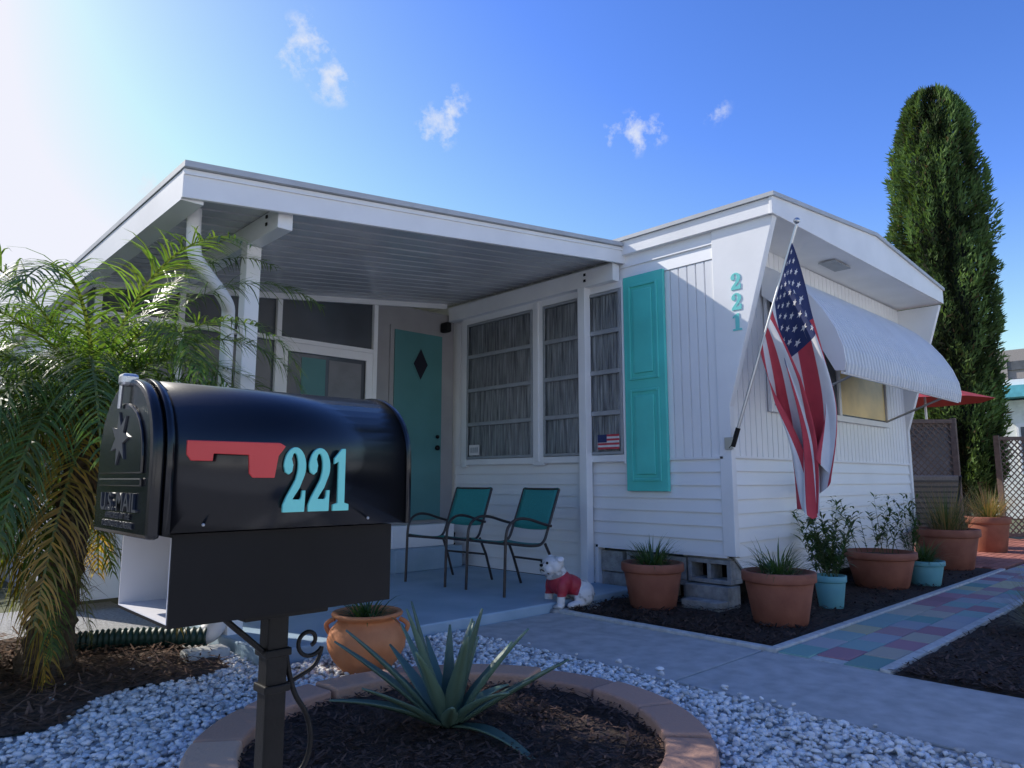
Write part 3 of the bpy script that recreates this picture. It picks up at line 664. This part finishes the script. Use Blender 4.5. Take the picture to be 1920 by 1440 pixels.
# ------------------------------------------------------------------ pots and plants
def potprof(r,h): return [(0,.0),(r*.70,0),(r*.74,.01),(r*.93,h*.78),(r*.93,h*.80),(r,h*.81),(r*1.02,h*.83),(r*1.02,h*.98),(r,h),(r*.9,h),(r*.88,h*.9),(0,h*.88)]
def green(lo=.7,hi=1.4,base=(.045,.085,.03)):
    b=random.uniform(lo,hi); return (base[0]*b*random.uniform(.85,1.2),base[1]*b,base[2]*b)
def potted(x,y,r,h,m,kind):
    e=empty('potted_plant',(x,y,.02)); lathe('pot',potprof(r,h),m,e,n=48); 
    lathe('soil',[(0,h*.885+.004),(r*.87,h*.885+.004)],MULCH,e,n=24)
    A=Acc(); z=h*.9
    if kind=='tuft':
        for _ in range(190):
            a=random.uniform(0,6.28);q=random.uniform(0,r*.5); el=random.uniform(.4,1.4)
            A.blade((q*math.cos(a),q*math.sin(a),z),(math.cos(a)*math.cos(el),math.sin(a)*math.cos(el),math.sin(el)),(0,0,1),random.uniform(.14,.32),.013,green(),1.3,4)
    elif kind=='lily':
        for _ in range(15):
            a=random.uniform(0,6.28);q=random.uniform(0,r*.75);bx,by=q*math.cos(a),q*math.sin(a);ht=random.uniform(.3,.68);lx,ly=random.uniform(-.4,.4),random.uniform(-.4,.4)
            A.blade((bx,by,z),(lx,ly,1),(1,0.3,0),ht,.008,(.06,.08,.03),.05,3)
            for k in range(26):
                t=(k+4)/30; b=random.uniform(0,6.28);el=random.uniform(.2,.9); s_=1/math.sqrt(1+lx*lx+ly*ly)
                A.blade((bx+lx*ht*t*s_,by+ly*ht*t*s_,z+ht*t*s_),(math.cos(b)*math.cos(el),math.sin(b)*math.cos(el),math.sin(el)),(0,0,1),random.uniform(.09,.17),.022,green(),1.0,3,0,lambda t:math.sin(math.pi*min(1,t*.93+.07)))
    elif kind=='thin':
        for _ in range(14):
            a=random.uniform(0,6.28);q=random.uniform(0,r*.7);bx,by=q*math.cos(a),q*math.sin(a);ht=random.uniform(.3,.75);lx,ly=random.uniform(-.4,.4),random.uniform(-.4,.4); s_=1/math.sqrt(1+lx*lx+ly*ly)
            A.blade((bx,by,z),(lx,ly,1),(1,0.3,0),ht,.007,(.06,.07,.03),.05,3)
            for k in range(20):
                t=random.uniform(.2,1); b=random.uniform(0,6.28);el=random.uniform(0,1)
                A.blade((bx+lx*ht*t*s_,by+ly*ht*t*s_,z+ht*t*s_),(math.cos(b)*math.cos(el),math.sin(b)*math.cos(el),math.sin(el)),(0,0,1),random.uniform(.05,.12),.022,green(),.8,3,0,lambda t:math.sin(math.pi*min(1,t*.93+.07)))
    elif kind=='dry':
        for _ in range(420):
            a=random.uniform(0,6.28);q=random.uniform(0,r*.6); el=random.uniform(.7,1.5);dr=random.random()<.6
            A.blade((q*math.cos(a),q*math.sin(a),z),(math.cos(a)*math.cos(el),math.sin(a)*math.cos(el),math.sin(el)),(0,0,1),random.uniform(.3,.65),.008,green(.8,1.4,(.22,.15,.08) if dr else (.06,.09,.03)),.9,4)
    A.build('foliage',LEAF2,e)
potted(5.08,2.50,.255,.37,TERRA,'tuft'); potted(5.97,2.50,.125,.26,POTT,'lily'); potted(6.45,2.72,.13,.2,TERRA,'lily'); potted(7.5,2.64,.32,.34,TERRA,'thin'); potted(7.93,2.38,.18,.24,POTT,'tuft')
potted(4.95,3.52,.25,.36,TERRA,'tuft'); potted(9.62,2.62,.34,.46,TERRA,'dry'); potted(12.3,2.8,.28,.5,TERRA,'dry'); potted(8.6,2.72,.2,.22,TERRA,'thin')
U=empty('terracotta_urn',(2.22,3.50,.01)); U.scale=(1.08,1.08,1.04)
lathe('urn_body',[(0,0),(.115,0),(.12,.01),(.165,.06),(.195,.12),(.20,.165),(.185,.215),(.155,.25),(.145,.262),(.15,.27),(.178,.285),(.182,.295),(.175,.305),(.15,.30),(.135,.27),(0,.265)],TERRA2,U,n=56)
for s in(-1,1): tube('urn_handle',[(s*.125,-s*.11,.265),(s*.15,-s*.14,.25),(s*.155,-s*.145,.22),(s*.14,-s*.13,.19)],.012,TERRA2,U,True)
A=Acc()
for _ in range(90):
    a=random.uniform(0,6.28);q=random.uniform(0,.08);el=random.uniform(.3,1.3)
    A.blade((q*math.cos(a),q*math.sin(a),.27),(math.cos(a)*math.cos(el),math.sin(a)*math.cos(el),math.sin(el)),(0,0,1),random.uniform(.08,.19),.016,green(),1.3,4)
A.build('foliage',LEAF2,U)
# agave
A=Acc()
ap=lambda t: (.55+.5*t*2.4 if t<.35 else max(0.02,(1.0-(t-.35)/.65))**.8*.97)
NA=25
for i in range(NA):
    a=i*2.39996+random.uniform(-.2,.2); t=i/(NA-1); el=rad(80-64*t+random.uniform(-10,10)); L=random.uniform(.36,.56)
    b=random.uniform(.7,1.1);A.blade((1.92+.03*math.cos(a),2.40+.03*math.sin(a),.05),(math.cos(a)*math.cos(el),math.sin(a)*math.cos(el),math.sin(el)),(0,0,1),L,.064*random.uniform(.85,1.15),(.11*b,.19*b,.145*b),random.uniform(-.15,.7)*t+.08,10,.32,ap)
ag=A.build('agave_plant',attr_mat('agave_skin',.45,.08,.5,.15,25),None,True)
s=ag.modifiers.new('s','SOLIDIFY'); s.thickness=.007
A=Acc()
for _ in range(420):
    a=random.uniform(0,6.28);q=random.uniform(0,.12);el=random.uniform(.5,1.5)
    A.blade((5.95+q*math.cos(a),1.05+q*math.sin(a),.02),(math.cos(a)*math.cos(el),math.sin(a)*math.cos(el),math.sin(el)),(0,0,1),random.uniform(.25,.55),.006,green(.8,1.5,(.15,.13,.07)),1.1,4)
A.build('ornamental_grass',LEAF2)

# ------------------------------------------------------------------ palm
def palm():
    Pm=empty('palm_tree')
    def trunk(bx,by,tx,ty,h):
        v=[];f=[];n=18;k=60
        for j in range(k+1):
            t=j/k;cx=bx+(tx-bx)*t;cy_=by+(ty-by)*t
            r=.10-.02*t+.016*(j%4==0)+(.05*(1-t)**6)
            for i in range(n):
                a=2*math.pi*i/n; rr=r*(1+.18*noise.noise(Vector((i*1.3,j*.8,bx)))); v.append((cx+rr*math.cos(a),cy_+rr*math.sin(a),h*t))
        for j in range(k):
            for i in range(n): f.append((j*n+i,j*n+(i+1)%n,(j+1)*n+(i+1)%n,(j+1)*n+i))
        mesh('trunk',v,f,BARK,Pm)
        A=Acc()
        for _ in range(620):
            a=random.uniform(0,6.28);t=random.random()**.8;r=.085
            A.blade((bx+(tx-bx)*t+r*math.cos(a),by+(ty-by)*t+r*math.sin(a),h*t),(math.cos(a)*.6,math.sin(a)*.6,random.uniform(-1,.9)),(0,0,1),random.uniform(.05,.22),.014,green(.6,1.8,(.13,.09,.055)),.8,2)
        A.build('trunk_fibre',CHIP,Pm)
    A=Acc();Rch=Acc()
    def frond(c,az,el,L,age):
        d=Vector((math.cos(az)*math.cos(el),math.sin(az)*math.cos(el),math.sin(el))); p=Vector(c); n=38
        side=Vector((-math.sin(az),math.cos(az),0)); base=(.06,.105,.03)
        if age>.84: base=(.24,.17,.045)
        elif age>.70: base=(.13,.14,.035)
        tw=random.uniform(-.35,.35)
        for i in range(n):
            t=i/n; q=p+d*(L/n)
            up=side.cross(d)*-1; up.normalize()
            if up.z<0: up=-up
            w=.010*(1-t)+.003; b=len(Rch.v); Rch.v+=[p-side*w,p+side*w,q-side*w,q+side*w];Rch.c+=[(.10,.13,.04)]*4;Rch.f.append((b,b+1,b+3,b+2))
            if t>.10:
                ll=.34*math.sin(math.pi*min(1,.20+.78*t))**.7
                for s_ in(-1,1):
                    for _ in range(2):
                        dd=d*random.uniform(.5,1.)+side*s_*random.uniform(.6,1.)+up*random.uniform(-.15,.45)+Vector((random.uniform(-.12,.12),random.uniform(-.12,.12),0))
                        A.blade(p+d*(L/n)*random.random(),dd,up,ll*random.uniform(.75,1.1),.0115,green(.65,1.6,base),1.2+.7*age,4)
            p=q; d=(d+Vector((0,0,-1))*(.050+.028*age)*(.35+t*1.5)+side*tw*.03).normalized()
    def crown(c,num,L0,seed,top=62,span=92):
        for i in range(num):
            t=i/(num-1); az=i*2.39996+seed+random.uniform(-.2,.2); el=rad(top-span*t+random.uniform(-8,8))
            frond(c,az,el,L0*random.uniform(.85,1.06),t)
    trunk(.92,4.68,1.0,4.42,1.40); trunk(.55,5.2,.30,5.35,1.3); trunk(.45,4.75,.40,4.7,.85)
    crown((1.0,4.42,1.50),66,1.50,.3); crown((.30,5.30,1.42),44,1.5,1.7); crown((.38,4.70,.95),26,1.25,.6)
    A.build('fronds',LEAF,Pm); Rch.build('frond_stems',LEAF2,Pm)
palm()
DH=empty('drain_hose')
v=[];f=[];n=20;K=90
for j in range(K+1):
    t=j/K;x=1.15+.62*t;y=5.0-.35*t+.06*math.sin(t*4);r=.055+.007*math.sin(j*1.5);dx,dy=.62,-.35;L=math.hypot(dx,dy);nx,ny=-dy/L,dx/L
    for i in range(n):
        a=2*math.pi*i/n;v.append((x+nx*r*math.cos(a),y+ny*r*math.cos(a),.085+r*math.sin(a)))
for j in range(K):
    for i in range(n): f.append((j*n+i,j*n+(i+1)%n,(j+1)*n+(i+1)%n,(j+1)*n+i))
mesh('hose',v,f,HOSE,DH,True); tube('elbow',[(1.76,4.66,.09),(1.82,4.62,.10),(1.84,4.60,.2)],.065,INNERW,DH,True,12)
box('splash_block',1.55,1.80,4.3,4.45,0,.07,CURB,DH,.02)

# ------------------------------------------------------------------ cypress
def cypress():
    C=empty('cypress_tree'); cx,cy_=16.10,4.05; Ht=9.25
    tt=[0,.08,.3,.5,.62,.78,.88,.94,.98,1.]; rr_=[.45,.68,.78,.86,.86,.76,.66,.55,.38,.16]
    rad_=lambda t: float(np.interp(t,tt,rr_))
    A=Acc()
    for _ in range(52000):
        t=random.random(); a=random.uniform(0,6.28); z=.5+t*(Ht-.5)
        bump=noise.noise(Vector((math.cos(a)*2.2,math.sin(a)*2.2,z*1.0)))+.8*noise.noise(Vector((math.cos(a)*5,math.sin(a)*5,z*2.2)))
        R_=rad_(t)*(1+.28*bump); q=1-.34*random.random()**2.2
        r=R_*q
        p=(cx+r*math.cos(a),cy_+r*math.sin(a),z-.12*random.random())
        sh=.7+.8*max(-1,min(1,bump*1.8))+.25*(q-.85)*4  # shade painted into the leaf colour, darker in hollows and deeper inside
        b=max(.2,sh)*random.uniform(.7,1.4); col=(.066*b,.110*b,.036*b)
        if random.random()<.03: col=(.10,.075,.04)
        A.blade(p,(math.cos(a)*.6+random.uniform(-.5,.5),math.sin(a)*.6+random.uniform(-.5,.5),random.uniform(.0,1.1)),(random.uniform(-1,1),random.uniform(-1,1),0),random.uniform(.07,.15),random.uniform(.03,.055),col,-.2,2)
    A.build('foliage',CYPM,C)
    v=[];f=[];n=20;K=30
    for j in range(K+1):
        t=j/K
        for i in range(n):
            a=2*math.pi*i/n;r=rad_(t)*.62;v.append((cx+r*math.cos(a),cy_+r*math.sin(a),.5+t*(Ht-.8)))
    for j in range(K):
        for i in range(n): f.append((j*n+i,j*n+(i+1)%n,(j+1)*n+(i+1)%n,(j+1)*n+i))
    mesh('inner_shade_core',v,f,mat('cypress_core',(.008,.012,.005),.95),C,True)  # near-black hull paints in the shade deep inside the crown
    lathe('trunk',[(.16,-.03),(.12,.3),(.10,1.2)],BARK,C,(cx,cy_,0),16)
cypress()

# ------------------------------------------------------------------ background
def lattice(name,p0,p1,z0,z1,m,sp=.11,w=.018,back=None):
    e=empty(name);p0=Vector((*p0,0));p1=Vector((*p1,0));Lx=(p1-p0).length;ux=(p1-p0).normalized();nn=Vector((-ux.y,ux.x,0));Hh=z1-z0;v=[];f=[]
    for sgn in(1,-1):
        c=-Hh if sgn==1 else 0; end=Lx if sgn==1 else Lx+Hh
        while c<end:
            za=max(0,-c if sgn==1 else (c-Lx)); zb=min(Hh,(Lx-c) if sgn==1 else c)
            if zb>za+.01:
                b=len(v)
                for zq in(za,zb):
                    s_=c+sgn*zq
                    for k in(-1,1):
                        for o in(0,.008): v.append(p0+ux*min(max(s_+k*w,0),Lx)+nn*(o+.009*sgn)+Vector((0,0,z0+zq)))
                f+=[(b,b+2,b+6,b+4),(b+1,b+5,b+7,b+3),(b,b+4,b+5,b+1),(b+2,b+3,b+7,b+6)]
            c+=sp
    mesh('slats',v,f,m,e)
    for s_ in(0,Lx): 
        q=p0+ux*s_; box('post',q.x-.04,q.x+.04,q.y-.04,q.y+.04,0,z1+.05,m,e)
    a,b=p0,p1
    for z in(z0,z1): mesh('rail',[a+nn*.03+Vector((0,0,z-.03)),b+nn*.03+Vector((0,0,z-.03)),b+nn*.03+Vector((0,0,z+.03)),a+nn*.03+Vector((0,0,z+.03)),a-nn*.03+Vector((0,0,z-.03)),b-nn*.03+Vector((0,0,z-.03)),b-nn*.03+Vector((0,0,z+.03)),a-nn*.03+Vector((0,0,z+.03))],[(0,1,2,3),(7,6,5,4),(0,4,5,1),(3,2,6,7)],m,e)
    if back: mesh('backing',[a+nn*.06+Vector((0,0,z0)),b+nn*.06+Vector((0,0,z0)),b+nn*.06+Vector((0,0,z1)),a+nn*.06+Vector((0,0,z1))],[(0,1,2,3)],back,e)
lattice('lattice_fence',(12.3,4.15),(13.15,3.36),.1,2.0,LATT,back=mat('fence_backing',(.26,.24,.23),.9))
lattice('lattice_fence',(14.83,3.14),(16.4,1.7),.1,1.78,LATT)
LC=empty('lounge_chair',(10.75,3.15,0))
STR=mat('striped_sling',(.22,.17,.145),.8,scale=60,color2=(.32,.27,.24))
def loungesheet(pr,nm):
    v=[];f=[]
    for (a,z) in pr: v+=[(a,-.28,z),(a,.28,z)]
    f=[(2*i,2*i+1,2*i+3,2*i+2) for i in range(len(pr)-1)]
    o=mesh(nm,v,f,STR,LC);s=o.modifiers.new('s','SOLIDIFY');s.thickness=.03
loungesheet([(-.45,.36),(-.3,.40),(0,.34),(.1,.36)],'seat'); loungesheet([(.1,.38),(.22,.65),(.36,.95),(.40,1.10)],'backrest')
for s in(-1,1):
    tube('frame',[(-.42,.3*s,.02),(-.40,.3*s,.5),(-.3,.3*s,.62),(.2,.3*s,.62)],.018,CHF,LC,True); tube('rear_leg',[(.35,.3*s,.02),(.1,.3*s,.36),(.40,.3*s,1.1)],.018,CHF,LC)
for k in range(9): box('slat_%d'%k,.10+.033*k,.155+.033*k,-.27,.27,.46+.07*k,.485+.07*k,CHF,LC)
LC.rotation_euler=(0,0,rad(215))
UM=empty('patio_umbrella',(13.95,3.97,0)); tube('pole',[(0,0,0),(0,0,2.8)],.02,CHROME,UM)
v=[(0,0,2.78)];f=[]
for i in range(8): a=i*math.pi/4+.1;v.append((1.05*math.cos(a),1.05*math.sin(a),2.42))
f=[(0,1+i,1+(i+1)%8) for i in range(8)]; mesh('canopy',v,f,mat('umbrella_red',(.42,.05,.06),.7),UM)
NH=empty('neighbor_house')
box('walls',23.6,33,-6,5.2,0,3.25,mat('neighbor_wall',(.72,.74,.70),.7),NH); box('roof_edge',23.1,33.5,-6.5,5.5,3.3,3.62,mat('teal_fascia',(.12,.46,.55),.5),NH); box('roof_top',23.3,33,-6,5.3,3.62,3.8,WHITE,NH)
box('window',23.55,23.61,3.0,4.4,1.3,2.5,SCREEN,NH); box('window_trim',23.56,23.6,2.9,4.5,1.2,2.6,WHITE,NH); box('carport_post',23.2,23.3,5.1,5.2,0,3.3,WHITE,NH)
AP=empty('apartment_building'); box('tower',143,175,-10,33,0,23,mat('apartment_wall',(.36,.33,.31),.8),AP)
pm=mat('pier',(.4,.37,.34),.8)
for k in range(7):
    box('floor_band_%d'%k,142.8,143.01,-9,32,1.5+3*k,3*k+3,SCREEN,AP)
    for q in range(8): box('pier_%d_%d'%(k,q),142.6,142.79,-8+q*5.1,-6+q*5.1,.5+3*k,3.4+3*k,pm,AP)
def trailer(x0,x1,y0,y1,front):
    e=empty('neighbor_trailer'); box('walls',x0,x1,y0,y1,.3,3.0,WHITE2,e); box('roof',x0-.3,x1+.3,y0-.3,y1+.3,3.0,3.2,TRIM,e); box('skirt',x0+.1,x1-.1,y0+.1,y1-.1,0,.3,CURB,e)
    n=max(1,int((x1-x0)/4))
    for k in range(n):
        a=x0+(x1-x0)*(k+.3)/n
        yy=y0-.03 if front<0 else y1+.0
        box('window_%d'%k,a,a+1.5,yy,yy+.03,1.3,2.3,SCREEN,e)
trailer(-9,-3.2,9,22,-1); trailer(-14,-3,-13,-9.5,1); trailer(-1,12,-13.5,-9.8,1); trailer(14,27,-13,-9.5,1)  # trailers across the street are unseen, added to bounce sunlight onto the facade
def leafmass(name,blobs,n,size,base=(.045,.075,.022),trunks=()):
    e=empty(name);A=Acc()
    for _ in range(n):
        bx,by,bz,rx,ry,rz=random.choice(blobs)
        d=Vector((random.gauss(0,1),random.gauss(0,1),random.gauss(0,1))).normalized()*random.uniform(.55,1.05)
        d*=1+.3*noise.noise(d*2.5+Vector((bx,by,bz)))
        p=(bx+d.x*rx,by+d.y*ry,max(.05,bz+d.z*rz)); b=(.6+.5*noise.noise(Vector(p)*1.5)+.35*d.z)*random.uniform(.7,1.4); b=max(b,.2)  # light from above put into the leaf colour, tops lighter than undersides
        A.blade(p,(random.uniform(-1,1),random.uniform(-1,1),random.uniform(-.6,1)),(random.uniform(-1,1),random.uniform(-1,1),1),size*random.uniform(.7,1.4),size*.5,(base[0]*b,base[1]*b,base[2]*b),.4,2,0,lambda t:math.sin(math.pi*min(1,t*.85+.12)))
    A.build('foliage',CYPM,e)
    for (x,y,h,r) in trunks: lathe('trunk',[(r,-.03),(r*.7,h*.5),(r*.5,h)],BARK,e,(x,y,0),12)
leafmass('shrub_hedge',[(-1.2,9.5,.8,1.4,1,1.0),(.3,10,.7,1.2,.8,.9),(-3,8.6,1,1.2,1,1.1),(-.3,8.2,.5,.8,.7,.7)],9000,.14,(.06,.10,.025),[(-1.2,9.5,.8,.05)])
leafmass('broadleaf_tree',[(-9,26,4.0,3,3,2.2),(-11,27,3.2,2.5,2.5,1.8)],7000,.4,trunks=[(-9,26,3.5,.25),(-11,27,3,.2)])
leafmass('distant_trees',[(x,60+random.uniform(-6,10),2.5,5,4,random.uniform(1.8,3.2)) for x in range(-60,20,6)],9000,.8)
leafmass('distant_trees',[(75+random.uniform(-4,6),y,2.0,5,5,random.uniform(1.6,2.6)) for y in range(-40,60,6)],8000,.8)

# ------------------------------------------------------------------ camera
cd=bpy.data.cameras.new('camera'); cam=bpy.data.objects.new('camera',cd); COL.objects.link(cam); scene.camera=cam
cam.location=(0,0,1.05); cd.sensor_width=36; cd.lens=1322/1920*36; cam.rotation_euler=(rad(90)+math.atan(180/1322),0,rad(-43.6)); cd.clip_start=.05; cd.clip_end=2000
# ------------------------------------------------------------------ light
EL,AZ=rad(36),rad(-19)
sd=Vector((math.sin(AZ)*math.cos(EL),math.cos(AZ)*math.cos(EL),math.sin(EL)))
sl=bpy.data.lights.new('sun','SUN'); sl.energy=5.0; sl.angle=rad(.5); sl.color=(1,.94,.85); so=bpy.data.objects.new('sun',sl); COL.objects.link(so); so.rotation_euler=(-sd).to_track_quat('-Z','Y').to_euler(); so.location=(0,0,20)
w=bpy.data.worlds.new('World'); scene.world=w; w.use_nodes=True; nt=w.node_tree;N=nt.nodes; bg=N['Background']; bg.inputs[1].default_value=.15
sky=N.new('ShaderNodeTexSky'); sky.sky_type='NISHITA'; sky.sun_disc=False; sky.sun_elevation=EL; sky.sun_rotation=AZ; sky.air_density=1.0; sky.dust_density=.45; sky.ozone_density=3.0
def VM(op,a,b):
    n=N.new('ShaderNodeVectorMath'); n.operation=op; lk(nt,a,n.inputs[0]); n.inputs[1].default_value=b; return n.outputs[0]
a=VM('MULTIPLY',sky.outputs[0],(.15,.15,.15)); gm=N.new('ShaderNodeGamma'); gm.inputs[1].default_value=1.35; lk(nt,a,gm.inputs[0])
a=VM('MULTIPLY',gm.outputs[0],(2.35/.15,1.95/.15,2.15/.15)); a=VM('MINIMUM',a,(5.9,6.0,6.6))
hs=N.new('ShaderNodeHueSaturation'); hs.inputs['Saturation'].default_value=1.13; lk(nt,a,hs.inputs['Color']); SKY=hs.outputs[0]
tc=N.new('ShaderNodeTexCoord'); nrm=N.new('ShaderNodeVectorMath'); nrm.operation='NORMALIZE'; lk(nt,tc.outputs['Generated'],nrm.inputs[0])
nz=N.new('ShaderNodeTexNoise'); nz.inputs['Scale'].default_value=30; nz.inputs['Detail'].default_value=10; nz.inputs['Roughness'].default_value=.66; lk(nt,nrm.outputs[0],nz.inputs['Vector'])
def MM(op,a,b=None,clamp=False):
    n=N.new('ShaderNodeMath'); n.operation=op; n.use_clamp=clamp
    for i,q in enumerate((a,b)):
        if q is None: continue
        if isinstance(q,(int,float)): n.inputs[i].default_value=q
        else: lk(nt,q,n.inputs[i])
    return n.outputs[0]
tot=None
for (c,r,k) in [((.425,.862,.612),.040,1.),((.458,.850,.560),.036,1.),((.410,.870,.585),.03,.8),((.5715,.7532,.495),.034,1.1),((.590,.742,.535),.026,1.),((.7767,.5627,.4871),.034,1.),((.757,.583,.483),.026,.9),((.795,.545,.49),.026,.9),((.8556,.4811,.5209),.025,.5),((.2854,1.0452,.4107),.022,.9)]:
    cv=Vector(c).normalized(); dn=N.new('ShaderNodeVectorMath'); dn.operation='DISTANCE'; lk(nt,nrm.outputs[0],dn.inputs[0]); dn.inputs[1].default_value=cv
    q=MM('SUBTRACT',1.,MM('DIVIDE',dn.outputs['Value'],r),False); q=MM('MULTIPLY',MM('MAXIMUM',q,-1.),k)
    tot=q if tot is None else MM('MAXIMUM',tot,q)
f_=MM('ADD',MM('MULTIPLY',tot,.9),MM('MULTIPLY',MM('SUBTRACT',nz.outputs['Fac'],.55),4.0)); 
gate=MM('MULTIPLY',MM('MAXIMUM',tot,0.),3.,True)
f_=MM('MULTIPLY',MM('MULTIPLY',f_,1.1,True),gate,True); f_=MM('MULTIPLY',f_,.8)
mx=N.new('ShaderNodeMix'); mx.data_type='RGBA'; lk(nt,f_,mx.inputs[0]); lk(nt,SKY,mx.inputs[6]); mx.inputs[7].default_value=(5.2,5.5,6.2,1); lk(nt,mx.outputs[2],bg.inputs[0])
scene.view_settings.view_transform='Standard'; scene.view_settings.look='None'; scene.view_settings.exposure=0
